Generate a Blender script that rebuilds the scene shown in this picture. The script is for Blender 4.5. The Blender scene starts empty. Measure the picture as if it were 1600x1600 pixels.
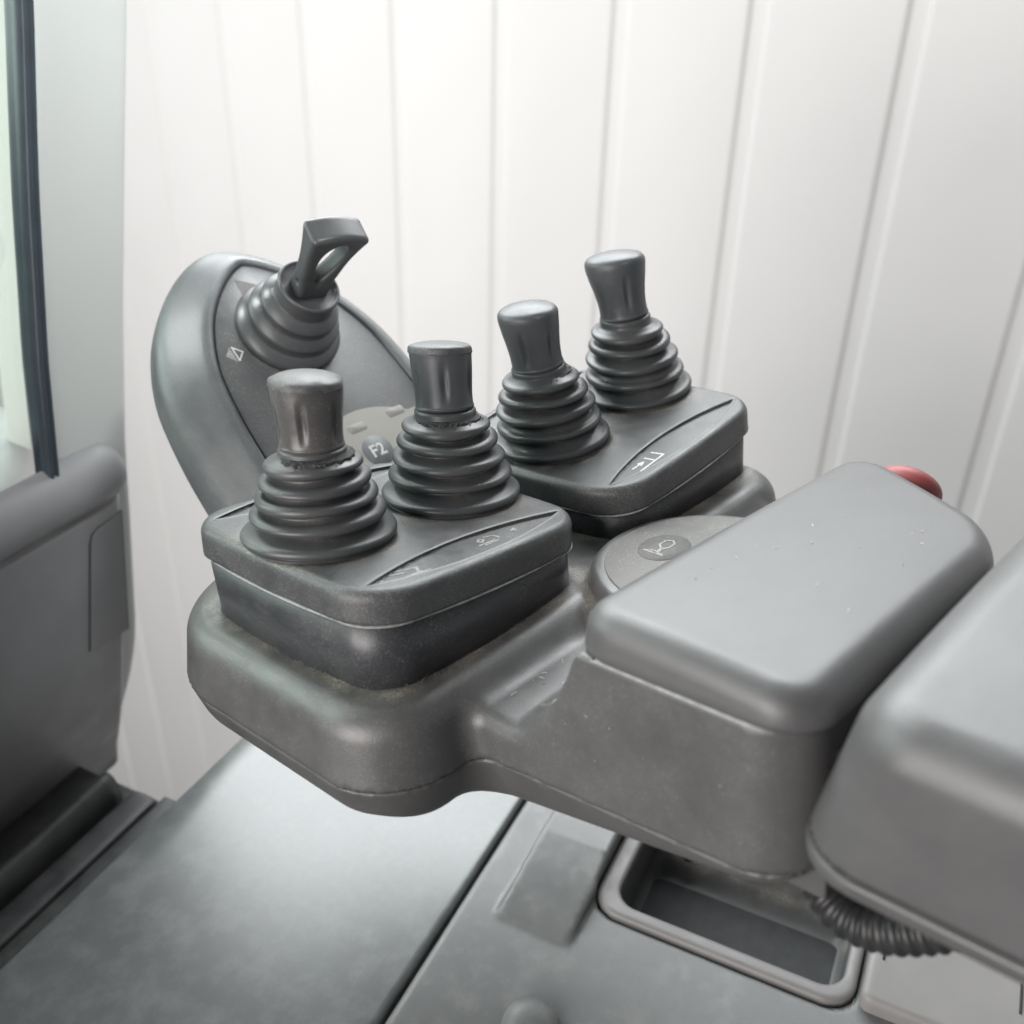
import bpy, math, random
import numpy as np
from mathutils import Matrix, Vector

scene = bpy.context.scene
col = scene.collection
random.seed(7)
rng = np.random.default_rng(7)

# ------------------------------------------------------------------ camera
F_PX = 1602.0 / 1600.0
ZOFF = 1.2                                   # cab floor stands above the ground
_up = np.array([74.0, 2770.0, -1602.0]); _up /= np.linalg.norm(_up)
_f = np.array([0, 0, 1.0]) - _up * _up[2]; _f /= np.linalg.norm(_f)
_r = np.cross(_f, _up); _r = _r if _r[0] > 0 else -_r
ROT = np.stack([_r, _f, _up])                # camera axes (right, up, forward) -> world
CAM = Vector((0, 0, 1.25 + ZOFF))
cam_data = bpy.data.cameras.new('camera')
cam = bpy.data.objects.new('camera', cam_data); col.objects.link(cam)
rt, upv, fw = [Vector(ROT[:, i]) for i in range(3)]
m = Matrix.Identity(4)
for i in range(3):
    m[i][0], m[i][1], m[i][2], m[i][3] = rt[i], upv[i], -fw[i], CAM[i]
cam.matrix_world = m
cam_data.sensor_width = 36.0
cam_data.lens = 36.0 * F_PX
cam_data.clip_start = 0.01
cam_data.clip_end = 60
cam_data.dof.use_dof = True
cam_data.dof.focus_distance = 0.42
cam_data.dof.aperture_fstop = 9.5
scene.camera = cam

# ------------------------------------------------------------------ world and lamps
world = bpy.data.worlds.new('World'); scene.world = world
world.use_nodes = True
bg = world.node_tree.nodes['Background']
bg.inputs[0].default_value = (0.90, 0.95, 1.0, 1)
bg.inputs[1].default_value = 0.11

def area(name, loc, target, sx, sy, power, color):
    d = bpy.data.lights.new(name, 'AREA'); d.shape = 'RECTANGLE'
    d.size, d.size_y, d.energy, d.color = sx, sy, power, color
    o = bpy.data.objects.new(name, d); col.objects.link(o)
    o.location = loc
    o.rotation_euler = (Vector(target) - Vector(loc)).to_track_quat('-Z', 'Y').to_euler()
    return o
area('sky_over_wall', (-0.35, 3.0, 4.4), (0.0, 0.4, 2.15), 4.6, 2.2, 310, (0.95, 0.99, 1.0))
area('windscreen_daylight', (-1.7, 0.75, 2.95), (-0.05, 0.5, 2.2), 1.1, 1.1, 20, (0.90, 0.97, 1.0))
area('door_daylight', (-1.75, -1.55, 2.85), (1.0, 0.85, 2.1), 2.0, 2.0, 98, (1.0, 0.955, 0.925))
def spot(name, loc, target, power, angle, blend, radius, color):
    d = bpy.data.lights.new(name, 'SPOT'); d.energy, d.color = power, color
    d.spot_size, d.spot_blend, d.shadow_soft_size = math.radians(angle), blend, radius
    o = bpy.data.objects.new(name, d); col.objects.link(o); o.location = loc
    o.rotation_euler = (Vector(target) - Vector(loc)).to_track_quat('-Z', 'Y').to_euler()
spot('bulkhead_fill_spot', (0.55, -0.15, 3.7), (-0.33, 0.74, 2.35), 330, 18, 0.8, 0.22, (0.97, 1.0, 0.99))  # added fill spot without a known source, brightens bulkhead and pillar only

scene.view_settings.view_transform = 'Standard'
scene.view_settings.look = 'None'
scene.view_settings.exposure = 0.24
scene.view_settings.gamma = 1.0
scene.view_settings.use_curve_mapping = False
scene.render.engine = 'CYCLES'
scene.cycles.use_denoising = True
scene.cycles.max_bounces = 8

# ------------------------------------------------------------------ frames (x across, y forward, z up)
def frame(yaw, nose, origin):
    y = math.radians(yaw); a = math.radians(nose)
    B = Vector((math.sin(y), math.cos(y), 0)); A0 = Vector((-math.cos(y), math.sin(y), 0))
    A = A0 * math.cos(a) - Vector((0, 0, math.sin(a)))
    C = B.cross(A)
    M = Matrix.Identity(4)
    for i in range(3):
        M[i][0], M[i][1], M[i][2], M[i][3] = B[i], A[i], C[i], origin[i]
    return M
ORI = Vector((-0.00083, 0.40347, 1.01051 + ZOFF))
CON = frame(42, 8, ORI)                       # the arm console
SIDE = frame(25, 0, ORI - Vector((0, 0, 0.22)))   # the cab: side panel, bulkhead, pillar
def sub(M, loc_mm, rot):
    return M @ Matrix.Translation(Vector(loc_mm) / 1000) @ rot
BOX1 = sub(CON, (-72, -4, 33.6), Matrix.Rotation(math.radians(6), 4, 'Y'))
BOX2 = sub(CON, (64, 0, 29.6), Matrix.Rotation(math.radians(-5.5), 4, 'Y'))
PANEL = sub(CON, (0, 66, -10), Matrix.Rotation(math.radians(46), 4, 'X'))

# ------------------------------------------------------------------ materials
def node(nt, t, **kw):
    n = nt.nodes.new(t)
    for k, v in kw.items():
        if k.startswith('i_'):
            n.inputs[k[2:].replace('_', ' ')].default_value = v
        else:
            setattr(n, k, v)
    return n
def mixc(nt, fac, a, b):
    n = nt.nodes.new('ShaderNodeMix'); n.data_type = 'RGBA'
    for sock, v in ((0, fac), (6, a), (7, b)):
        if isinstance(v, (tuple, float, int)):
            n.inputs[sock].default_value = v
        else:
            nt.links.new(v, n.inputs[sock])
    return n.outputs[2]
def ramp(nt, src, lo, hi, a=0.0, b=1.0):
    n = nt.nodes.new('ShaderNodeMapRange')
    n.inputs[1].default_value, n.inputs[2].default_value = lo, hi
    n.inputs[3].default_value, n.inputs[4].default_value = a, b
    nt.links.new(src, n.inputs[0]); return n.outputs[0]
def math_n(nt, op, a, b):
    n = nt.nodes.new('ShaderNodeMath'); n.operation = op
    for i, v in enumerate((a, b)):
        if isinstance(v, (float, int)):
            n.inputs[i].default_value = v
        else:
            nt.links.new(v, n.inputs[i])
    return n.outputs[0]
DUST = (0.24, 0.236, 0.225, 1)
def plastic(name, base, rough=0.5, grain=1.0, speck=0.25, film=0.25, dustattr=False, spec=0.5, smudge=0.12, gs=2000, filmcol=None, flo=0.35, fhi=0.80):
    """moulded plastic: fine grain relief, dust specks, a thin uneven dust film, uneven gloss"""
    mt = bpy.data.materials.new(name); mt.use_nodes = True
    nt = mt.node_tree; p = nt.nodes['Principled BSDF']
    tc = nt.nodes.new('ShaderNodeTexCoord'); co = tc.outputs['Object']
    def noise(scale, detail=3.0, rough_=0.6):
        n = node(nt, 'ShaderNodeTexNoise', i_Scale=scale, i_Detail=detail, i_Roughness=rough_)
        nt.links.new(co, n.inputs['Vector']); return n.outputs['Fac']
    fine, mid, big = noise(gs, 2), noise(55, 8, 0.7), noise(14, 4)
    c = mixc(nt, ramp(nt, big, 0.3, 0.7), tuple(x * 0.90 for x in base) + (1,), tuple(x * 1.12 for x in base) + (1,))
    filmv = math_n(nt, 'MULTIPLY', ramp(nt, mid, flo, fhi), film)
    c = mixc(nt, filmv, c, filmcol or DUST)
    sp = math_n(nt, 'MULTIPLY', ramp(nt, noise(1700, 2, 0.6), 0.57, 0.67), speck)
    sp = math_n(nt, 'MULTIPLY', sp, ramp(nt, mid, 0.35, 0.62))
    c = mixc(nt, sp, c, (0.42, 0.40, 0.36, 1))
    if dustattr:
        at = node(nt, 'ShaderNodeAttribute', attribute_name='dust')
        dv = math_n(nt, 'MULTIPLY', math_n(nt, 'MULTIPLY', at.outputs['Fac'], ramp(nt, noise(900, 6, 0.75), 0.36, 0.62)), ramp(nt, noise(60, 3), 0.38, 0.66))
        c = mixc(nt, dv, c, (0.40, 0.365, 0.30, 1))
    nt.links.new(c, p.inputs['Base Color'])
    rr_ = math_n(nt, 'ADD', ramp(nt, mid, 0.3, 0.7, -smudge, smudge), rough)
    nt.links.new(rr_, p.inputs['Roughness'])
    p.inputs['Specular IOR Level'].default_value = spec
    b = node(nt, 'ShaderNodeBump', i_Strength=0.22 * grain, i_Distance=0.0004)
    nt.links.new(fine, b.inputs['Height']); nt.links.new(b.outputs[0], p.inputs['Normal'])
    return mt
def plain(name, base, rough=0.6, var=0.08, scale=40, spec=0.4, bump=0.0):
    mt = bpy.data.materials.new(name); mt.use_nodes = True
    nt = mt.node_tree; p = nt.nodes['Principled BSDF']
    tc = nt.nodes.new('ShaderNodeTexCoord')
    n = node(nt, 'ShaderNodeTexNoise', i_Scale=scale, i_Detail=4.0)
    nt.links.new(tc.outputs['Object'], n.inputs['Vector'])
    c = mixc(nt, ramp(nt, n.outputs['Fac'], 0.3, 0.7), tuple(x * (1 - var) for x in base) + (1,), tuple(min(1, x * (1 + var)) for x in base) + (1,))
    nt.links.new(c, p.inputs['Base Color'])
    p.inputs['Roughness'].default_value = rough
    p.inputs['Specular IOR Level'].default_value = spec
    if bump:
        b = node(nt, 'ShaderNodeBump', i_Strength=bump, i_Distance=0.001)
        nt.links.new(n.outputs['Fac'], b.inputs['Height']); nt.links.new(b.outputs[0], p.inputs['Normal'])
    return mt
M = {}
M['shell'] = plastic('shell_plastic', (0.076, 0.075, 0.076), 0.38, 1.2, 0.22, 0.03, dustattr=True, spec=0.65)
M['lower'] = plastic('lower_shell_plastic', (0.070, 0.069, 0.069), 0.42, 0.8, 0.06, 0.08, spec=0.55)
M['housing'] = plastic('housing_plastic', (0.031, 0.033, 0.038), 0.38, 1.2, 0.28, 0.05, spec=0.6)
M['cover'] = plastic('cover_plastic', (0.052, 0.054, 0.057), 0.40, 1.6, 0.40, 0.12, dustattr=True, spec=0.55)
M['rubber'] = plastic('boot_rubber', (0.066, 0.069, 0.073), 0.38, 0.5, 0.10, 0.10, dustattr=True, smudge=0.05)
M['knob_worn'] = plastic('worn_knob_rubber', (0.070, 0.067, 0.067), 0.35, 0.4, 0.35, 0.18, smudge=0.10)
M['knob'] = plastic('knob_rubber', (0.068, 0.073, 0.080), 0.43, 0.4, 0.08, 0.08)
M['inset'] = plastic('inset_rim_plastic', (0.12, 0.122, 0.125), 0.45, 0.6, 0.3, 0.2)
M['cap'] = plastic('knob_cap_dusty', (0.080, 0.082, 0.085), 0.50, 0.8, 0.45, 0.18)
M['pad'] = plastic('pad_vinyl', (0.076, 0.075, 0.077), 0.40, 1.3, 0.05, 0.06, smudge=0.04, gs=2400, spec=0.6)
M['neck_lip'] = plain('lip_plastic', (0.34, 0.35, 0.35), 0.35, 0.25, 300)
M['panel_rim'] = plastic('panel_rim_plastic', (0.090, 0.098, 0.103), 0.38, 1.4, 0.28, 0.10, spec=0.65)
M['face'] = plastic('panel_face', (0.070, 0.072, 0.076), 0.42, 1.6, 0.40, 0.12, spec=0.6)
M['membrane'] = plastic('membrane_label', (0.36, 0.35, 0.32), 0.6, 0.8, 0.5, 0.1)
M['grey_print'] = plain('grey_print', (0.16, 0.17, 0.18), 0.5, 0.08, 300)
M['slot_print'] = plain('slot_print', (0.30, 0.29, 0.275), 0.6, 0.08, 300)
M['white_print'] = plain('white_print', (0.62, 0.62, 0.60), 0.5, 0.25, 700)
M['faded_print'] = plain('faded_print', (0.30, 0.30, 0.29), 0.6, 0.5, 900)
M['horn_label'] = plastic('horn_label', (0.125, 0.121, 0.114), 0.55, 1.5, 0.6, 0.30)
M['horn_disc'] = plain('horn_disc', (0.115, 0.112, 0.106), 0.6, 0.2, 500)
M['red'] = plain('red_plastic', (0.30, 0.075, 0.075), 0.5, 0.1, 60)
M['black'] = plain('black_rubber', (0.012, 0.013, 0.014), 0.6, 0.2, 200)
M['mat'] = plain('floor_shade_dark', (0.030, 0.031, 0.033), 0.7, 0.2, 120)  # dark tone painting the shade on the tray floor
M['lint'] = plain('lint', (0.70, 0.68, 0.63), 0.9, 0.1, 200)
M['crumb'] = plain('dust_crumb', (0.25, 0.23, 0.195), 0.95, 0.4, 900)
M['hose'] = plain('hose_plastic', (0.024, 0.024, 0.025), 0.38, 0.2, 200)
M['crack'] = plain('torn_rubber', (0.042, 0.042, 0.042), 0.75, 0.5, 900, bump=0.6)
M['flake'] = plain('rubber_flake', (0.14, 0.14, 0.14), 0.7, 0.4, 900)
M['side'] = plastic('side_panel_plastic', (0.100, 0.108, 0.110), 0.32, 0.4, 0.0, 0.34, smudge=0.03, spec=0.7, filmcol=(0.30, 0.31, 0.31, 1), flo=0.46, fhi=0.80)
M['side2'] = plastic('rear_panel_plastic', (0.125, 0.130, 0.130), 0.42, 0.5, 0.02, 0.30, filmcol=(0.32, 0.32, 0.31, 1), flo=0.50, fhi=0.76)
M['tray'] = plastic('tray_plastic', (0.165, 0.160, 0.158), 0.45, 0.6, 0.10, 0.20, dustattr=True)
M['basin'] = plastic('shaded_basin_plastic', (0.085, 0.086, 0.087), 0.45, 0.5, 0.05, 0.12, dustattr=True)  # tray plastic darkened, shade inside the basin put into the colour
M['coverlid'] = plastic('lid_plastic', (0.185, 0.178, 0.175), 0.5, 0.5, 0.05, 0.12)
M['bulk'] = plastic('bulkhead_plastic', (0.185, 0.185, 0.192), 0.5, 0.5, 0.0, 0.06)
M['floor'] = plastic('floor_rubber', (0.026, 0.027, 0.029), 0.5, 0.6, 0.05, 0.15)
M['pillar'] = plain('pillar_paint', (0.44, 0.452, 0.442), 0.4, 0.03, 8)
M['wall'] = plain('wall_paint', (0.775, 0.763, 0.748), 0.5, 0.03, 2.2)
M['gasket'] = plain('gasket_rubber', (0.035, 0.045, 0.055), 0.35, 0.1, 60)
g = bpy.data.materials.new('window_glass'); g.use_nodes = True
nt = g.node_tree; nt.nodes.remove(nt.nodes['Principled BSDF'])
tr = node(nt, 'ShaderNodeBsdfTransparent'); tr.inputs[0].default_value = (0.93, 0.99, 0.94, 1)
gl = node(nt, 'ShaderNodeBsdfGlossy'); gl.inputs['Roughness'].default_value = 0.02
mx = node(nt, 'ShaderNodeMixShader'); fr = node(nt, 'ShaderNodeFresnel', i_IOR=1.45)
nt.links.new(fr.outputs[0], mx.inputs[0]); nt.links.new(tr.outputs[0], mx.inputs[1]); nt.links.new(gl.outputs[0], mx.inputs[2])
nt.links.new(mx.outputs[0], nt.nodes['Material Output'].inputs[0])
M['glass'] = g

# ------------------------------------------------------------------ object helpers (all shapes in millimetres)
def thing(name, label, cat, F, base=(0, 0, 0), group=None):
    o = bpy.data.objects.new(name, None); o.empty_display_size = 0.02
    col.objects.link(o)
    o.matrix_world = F @ Matrix.Translation(Vector(base) / 1000)
    o['label'] = label; o['category'] = cat
    if group: o['group'] = group
    return o
def mesh(name, V, Fc, mat, smooth=True, dust=None):
    me = bpy.data.meshes.new(name)
    V = np.asarray(V, dtype=np.float64) / 1000
    if isinstance(Fc, np.ndarray):
        n, k = Fc.shape
        me.vertices.add(len(V)); me.vertices.foreach_set('co', V.astype(np.float32).ravel())
        me.loops.add(n * k); me.loops.foreach_set('vertex_index', Fc.astype(np.int32).ravel())
        me.polygons.add(n); me.polygons.foreach_set('loop_start', np.arange(0, n * k, k, dtype=np.int32))
        me.polygons.foreach_set('loop_total', np.full(n, k, dtype=np.int32))
        me.update(calc_edges=True); me.validate()
    else:
        me.from_pydata([tuple(v) for v in V], [], Fc)
    if smooth:
        me.polygons.foreach_set('use_smooth', np.ones(len(me.polygons), dtype=bool))
    if dust is not None:
        at = me.attributes.new('dust', 'FLOAT', 'POINT'); at.data.foreach_set('value', np.asarray(dust, dtype=np.float32))
    me.materials.append(mat)
    return me
def part(name, me, parent, F, base_parent=None, label=None):
    """me is modelled in frame F; parent is an object already placed in the world"""
    o = bpy.data.objects.new(name, me); col.objects.link(o)
    o.parent = parent
    bpy.context.view_layer.update()
    o.matrix_parent_inverse = Matrix.Identity(4)
    o.matrix_basis = parent.matrix_world.inverted() @ F
    if label: o['label'] = label
    return o
bpy.context.view_layer.update()

def loft(rings, cap0=True, cap1=True, closed=True):
    """rings: list of (n,3) arrays with the same n"""
    n = len(rings[0]); V = np.concatenate([np.asarray(r, float) for r in rings]); Fc = []
    for i in range(len(rings) - 1):
        for j in range(n if closed else n - 1):
            k = (j + 1) % n
            Fc.append((i * n + j, i * n + k, (i + 1) * n + k, (i + 1) * n + j))
    if cap0: Fc.append(tuple(reversed(range(n))))
    if cap1: Fc.append(tuple(range((len(rings) - 1) * n, len(rings) * n)))
    return V, Fc
def rrect(hx, hy, r, n=10, cx=0, cy=0, bulge=0.0):
    pts = []
    for q, (sx, sy) in enumerate(((1, 1), (-1, 1), (-1, -1), (1, -1))):
        for i in range(n + 1):
            t = math.pi / 2 * (q + i / n)
            pts.append((sx * (hx - r) + r * math.cos(t), sy * (hy - r) + r * math.sin(t)))
        for i in range(1, 8):
            t = i / 8
            nq = ((1, 1), (-1, 1), (-1, -1), (1, -1))[(q + 1) % 4]
            a = pts[-1] if i == 1 else a0
            a0 = a
            t2 = math.pi / 2 * (q + 1)
            b = (nq[0] * (hx - r) + r * math.cos(t2), nq[1] * (hy - r) + r * math.sin(t2))
            nx, ny = math.cos(t2), math.sin(t2)
            pts.append((a[0] + (b[0] - a[0]) * t + nx * bulge * 4 * t * (1 - t), a[1] + (b[1] - a[1]) * t + ny * bulge * 4 * t * (1 - t)))
    p = np.array(pts); p[:, 0] += cx; p[:, 1] += cy
    return p
def offset(p, d):
    t = np.roll(p, -1, 0) - np.roll(p, 1, 0)
    t /= np.maximum(np.linalg.norm(t, axis=1, keepdims=True), 1e-9)
    return p + np.stack([t[:, 1], -t[:, 0]], 1) * d
def lift(p, z):
    return np.column_stack([p, np.full(len(p), z) if np.isscalar(z) else z])
def box(x0, x1, y0, y1, z0, z1, b=0.6):
    p = rrect((x1 - x0) / 2, (y1 - y0) / 2, max(b, 0.2), 3, (x0 + x1) / 2, (y0 + y1) / 2)
    return loft([lift(offset(p, -b), z0), lift(p, z0 + b), lift(p, z1 - b), lift(offset(p, -b), z1)])
def lathe(prof, n=72, cx=None, rmod=None):
    """prof list of (r, z); cx(z) -> (dx, dy) bends the axis; rmod(theta, z, r) -> r"""
    th = np.linspace(0, 2 * math.pi, n, endpoint=False); rings = []
    for r, z in prof:
        rr_ = np.full(n, r) if rmod is None else rmod(th, z, r)
        dx, dy = (0, 0) if cx is None else cx(z)
        rings.append(np.column_stack([rr_ * np.cos(th) + dx, rr_ * np.sin(th) + dy, np.full(n, z)]))
    return loft(rings)
def smooth_prof(pts, k=4):
    """Catmull-Rom through profile points"""
    P = [pts[0]] + list(pts) + [pts[-1]]; out = []
    for i in range(1, len(P) - 2):
        p0, p1, p2, p3 = [np.array(q, float) for q in P[i - 1:i + 3]]
        for s in range(k):
            t = s / k
            out.append(tuple(0.5 * (2 * p1 + (p2 - p0) * t + (2 * p0 - 5 * p1 + 4 * p2 - p3) * t * t + (3 * p1 - p0 - 3 * p2 + p3) * t ** 3)))
    out.append(tuple(pts[-1])); return out
def strip(lines, w, z=0.0, th=0.12):
    """flat printed strokes: polylines of (x, y), width w"""
    V, Fc = [], []
    for ln in lines:
        for (x0, y0), (x1, y1) in zip(ln[:-1], ln[1:]):
            d = math.hypot(x1 - x0, y1 - y0) or 1; ux, uy = (x1 - x0) / d, (y1 - y0) / d
            x0e, y0e, x1e, y1e = x0 - ux * w * .4, y0 - uy * w * .4, x1 + ux * w * .4, y1 + uy * w * .4
            nx, ny = -uy * w / 2, ux * w / 2; b = len(V)
            for zz in (z, z + th):
                V += [(x0e + nx, y0e + ny, zz), (x0e - nx, y0e - ny, zz), (x1e - nx, y1e - ny, zz), (x1e + nx, y1e + ny, zz)]
            Fc += [(b + 4, b + 5, b + 6, b + 7), (b, b + 1, b + 5, b + 4), (b + 1, b + 2, b + 6, b + 5), (b + 2, b + 3, b + 7, b + 6), (b + 3, b, b + 4, b + 7)]
            z += 0.004
    return V, Fc
def plate(outline, z0, z1, b=0.3):
    p = np.asarray(outline, float)
    a = 0.5 * np.sum(p[:, 0] * np.roll(p[:, 1], -1) - p[:, 1] * np.roll(p[:, 0], -1))
    if a < 0: p = p[::-1]
    return loft([lift(p, z0), lift(p, z1 - b), lift(offset(p, -b), z1)])
def ellipse(cx, cy, rx, ry, n=48):
    t = np.linspace(0, 2 * math.pi, n, endpoint=False)
    return np.column_stack([cx + rx * np.cos(t), cy + ry * np.sin(t)])

# ---- implicit surfaces: smooth moulded bodies with real fillets
def sd_rr(x, y, cx, cy, hx, hy, r):
    qx = np.abs(x - cx) - hx + r; qy = np.abs(y - cy) - hy + r
    return np.hypot(np.maximum(qx, 0), np.maximum(qy, 0)) + np.minimum(np.maximum(qx, qy), 0) - r
def rmax(a, b, r):
    return np.minimum(np.maximum(a, b), -r) + np.hypot(np.maximum(a + r, 0), np.maximum(b + r, 0))
def rmin(a, b, r):
    return -rmax(-a, -b, r)
def nets(f, lo, hi, h):
    ax = [np.arange(l, u + h, h, dtype=np.float64) for l, u in zip(lo, hi)]
    X, Y, Z = np.meshgrid(*ax, indexing='ij')
    Vv = f(X, Y, Z); S = Vv < 0
    nx, ny, nz = Vv.shape
    cnt = np.zeros((nx - 1, ny - 1, nz - 1), dtype=np.int8)
    corners = [(i, j, k) for i in (0, 1) for j in (0, 1) for k in (0, 1)]
    for i, j, k in corners:
        cnt += S[i:nx - 1 + i, j:ny - 1 + j, k:nz - 1 + k]
    mask = (cnt > 0) & (cnt < 8)
    I, J, K = np.nonzero(mask)
    idx = np.full(mask.shape, -1, dtype=np.int64); idx[I, J, K] = np.arange(len(I))
    vals = {c: Vv[I + c[0], J + c[1], K + c[2]] for c in corners}
    acc = np.zeros((len(I), 3)); num = np.zeros(len(I))
    for a in corners:
        for axis in range(3):
            if a[axis] == 0:
                b = list(a); b[axis] = 1; b = tuple(b)
                va, vb = vals[a], vals[b]; cr = (va < 0) != (vb < 0)
                t = np.where(cr, va / np.where(cr, va - vb, 1), 0)
                for q in range(3):
                    pos = a[q] + (t if q == axis else 0)
                    acc[:, q] += np.where(cr, pos, 0)
                num += cr
    P = np.column_stack([lo[0] + h * I, lo[1] + h * J, lo[2] + h * K]) + h * acc / num[:, None]
    quads = []
    def add(axis):
        s0 = S.take(range(0, S.shape[axis] - 1), axis); s1 = S.take(range(1, S.shape[axis]), axis)
        e = s0 != s1
        o1, o2 = [q for q in range(3) if q != axis]
        g_ = np.nonzero(e)
        ok = (g_[o1] > 0) & (g_[o1] < S.shape[o1] - 1) & (g_[o2] > 0) & (g_[o2] < S.shape[o2] - 1)
        g_ = [q[ok] for q in g_]
        flip = s0[tuple(g_)]
        def cell(d1, d2):
            c = [None] * 3; c[axis] = g_[axis]; c[o1] = g_[o1] + d1; c[o2] = g_[o2] + d2
            return idx[tuple(c)]
        q = np.column_stack([cell(-1, -1), cell(0, -1), cell(0, 0), cell(-1, 0)])
        if axis == 1: flip = ~flip
        q[~flip] = q[~flip][:, ::-1]
        quads.append(q)
    for axis in range(3): add(axis)
    Q = np.concatenate(quads); Q = Q[(Q >= 0).all(1)]
    e = 0.05 * h
    for _ in range(4):
        d = f(P[:, 0], P[:, 1], P[:, 2])
        gr = np.column_stack([
            f(P[:, 0] + e, P[:, 1], P[:, 2]) - f(P[:, 0] - e, P[:, 1], P[:, 2]),
            f(P[:, 0], P[:, 1] + e, P[:, 2]) - f(P[:, 0], P[:, 1] - e, P[:, 2]),
            f(P[:, 0], P[:, 1], P[:, 2] + e) - f(P[:, 0], P[:, 1], P[:, 2] - e)]) / (2 * e)
        st = (d / np.maximum((gr ** 2).sum(1), 0.05))[:, None] * gr
        ln = np.linalg.norm(st, axis=1, keepdims=True)
        P -= st * np.minimum(1, 0.5 * h / np.maximum(ln, 1e-9))
    return P, Q

# ================================================================== setting: white panelled wall
yw = math.radians(-57)
D = Vector((math.sin(yw), math.cos(yw), 0)); NW = Vector((-0.54464, -0.83867, 0))
WALL = Matrix.Identity(4)
for i in range(3):                                     # x runs to the right, y into the wall, z up
    WALL[i][0], WALL[i][1], WALL[i][2] = -D[i], -NW[i], (0, 0, 1)[i]
    WALL[i][3] = (CAM - NW * 1.3)[i]
WALL[2][3] = 0
V, Fc = box(-4200, 1300, 9, 40, 0, 2780, 1)
wall = bpy.data.objects.new('wall', mesh('wall_backing', V, Fc, M['wall'], False)); col.objects.link(wall)
wall.matrix_world = WALL; wall['kind'] = 'structure'
bpy.context.view_layer.update()
pitch = 187.0; grv = 21.0
def wall_panel_mesh():
    prof = [(0, 13.5)]
    # half-profile of a cassette: bevelled edge, rounded shoulder, flat face
    e = [(grv / 2 - 4, 4.6), (grv / 2 - 2, 4.3), (grv / 2, 3.2), (grv / 2 + 1.8, 1.5), (grv / 2 + 3.6, 0.4), (grv / 2 + 5.5, 0.1), (grv / 2 + 9, 0.0)]
    pts = [(-2.0, 4.6)] + e + [(pitch - x, y) for x, y in reversed(e)] + [(pitch - 1.99, 4.61)]
    V, Fc = [], []
    zs = (0, 700, 1400, 2100, 2780)
    for z in zs: V += [(x, y, z) for x, y in pts]
    n = len(pts)
    for i in range(len(zs) - 1):
        for j in range(n - 1):
            Fc.append((i * n + j, i * n + j + 1, (i + 1) * n + j + 1, (i + 1) * n + j))
    return mesh('wall_panel', V, Fc, M['wall'])
wp = wall_panel_mesh()
for k in range(-6, 19):
    s = -(324 + pitch * k)
    o = bpy.data.objects.new('panel', wp); col.objects.link(o); o.parent = wall
    o.location = (s / 1000, 0, 0)

# ================================================================== cab: side panel, tray, bulkhead, pillar
side = thing('side_console', 'grey moulded side console below the arm rest, with gap line and open tray', 'side console', SIDE, (-60, -60, 0))
def f_front(x, y, z):
    d2 = sd_rr(x, y, -60, 103.4, 230, 94.8, 6)
    edge = np.clip((y - 172) / 27, 0, 1.5)
    top = z + 7 * edge ** 2
    return np.maximum(rmax(d2, top, 3.0), -30 - z)
V, Q = nets(f_front, (-296, 2, -34), (176, 206, 8), 2.4)
part('front_panel', mesh('front_panel', V, Q, M['side']), side, SIDE)
TR = dict(cx=56, cy=-126, hx=65, hy=69)
def f_rear(x, y, z):
    d2 = sd_rr(x, y, -60, -200, 230, 206.6, 4)
    d = rmax(d2, z, 3.0)
    hole = sd_rr(x, y, TR['cx'], TR['cy'], TR['hx'] + .8, TR['hy'] + .8, 16)
    # raised wedge rib that sinks into the panel at its near end
    hgt = 13 * np.clip((x + 40) / 60, 0, 1) ** 0.8
    yc = -36 - 0.10 * (x - 0) * 0.3
    rib = np.maximum(np.abs(y - yc) - 20.5 - np.clip((hgt - z) * 0.5, 0, 8), z - hgt)
    rib = rmax(rmax(np.abs(y - yc) - 21.5, z - hgt, 3.0), -36 - x, 3.0)
    d = rmin(d, rib, 2.0)
    d = np.maximum(d, -hole)
    return np.maximum(d, -24 - z)
V, Q = nets(f_rear, (-296, -412, -28), (176, 12, 18), 2.4)
part('rear_panel', mesh('rear_panel', V, Q, M['side2']), side, SIDE)
def f_tray(x, y, z):
    out = sd_rr(x, y, TR['cx'], TR['cy'], TR['hx'], TR['hy'], 16)
    inn = sd_rr(x, y, TR['cx'], TR['cy'] - 2, TR['hx'] - 9, TR['hy'] - 9, 12)
    wallx = np.clip(-z, 0, 60) * 0.55                    # far wall leans in
    inn = np.maximum(inn, (x - (TR['cx'] + TR['hx'] - 9 - wallx)) * 0.88)
    basin = rmax(inn, -(z + 52), 9.0)
    d = rmax(out, z - 3.2, 2.5)
    d = rmax(d, -basin, 2.2)
    return np.maximum(d, -60 - z)
V, Q = nets(lambda x, y, z: np.maximum(f_tray(x, y, z), -1.2 - z), (-14, -200, -5), (126, -52, 8), 1.5)
tray = part('storage_tray', mesh('storage_tray', V, Q, M['tray'], dust=np.zeros(len(V))), side, SIDE, label='open storage tray with pale rounded rim')
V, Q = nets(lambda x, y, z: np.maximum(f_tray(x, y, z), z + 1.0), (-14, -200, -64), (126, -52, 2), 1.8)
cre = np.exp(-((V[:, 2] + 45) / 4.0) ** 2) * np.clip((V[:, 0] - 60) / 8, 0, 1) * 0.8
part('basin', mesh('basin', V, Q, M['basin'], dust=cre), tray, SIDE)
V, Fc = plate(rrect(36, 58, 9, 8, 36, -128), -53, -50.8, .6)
part('tray_floor_shade', mesh('tray_floor_shade', V, Fc, M['mat'], False), tray, SIDE)  # added dark sheet, stands for shade on the moulded tray floor
V, Fc = lathe(smooth_prof([(0.1, -1), (3.4, -1), (3.6, .2), (2.6, .6), (1.2, -.2), (.1, -.4)]), 24)
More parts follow.
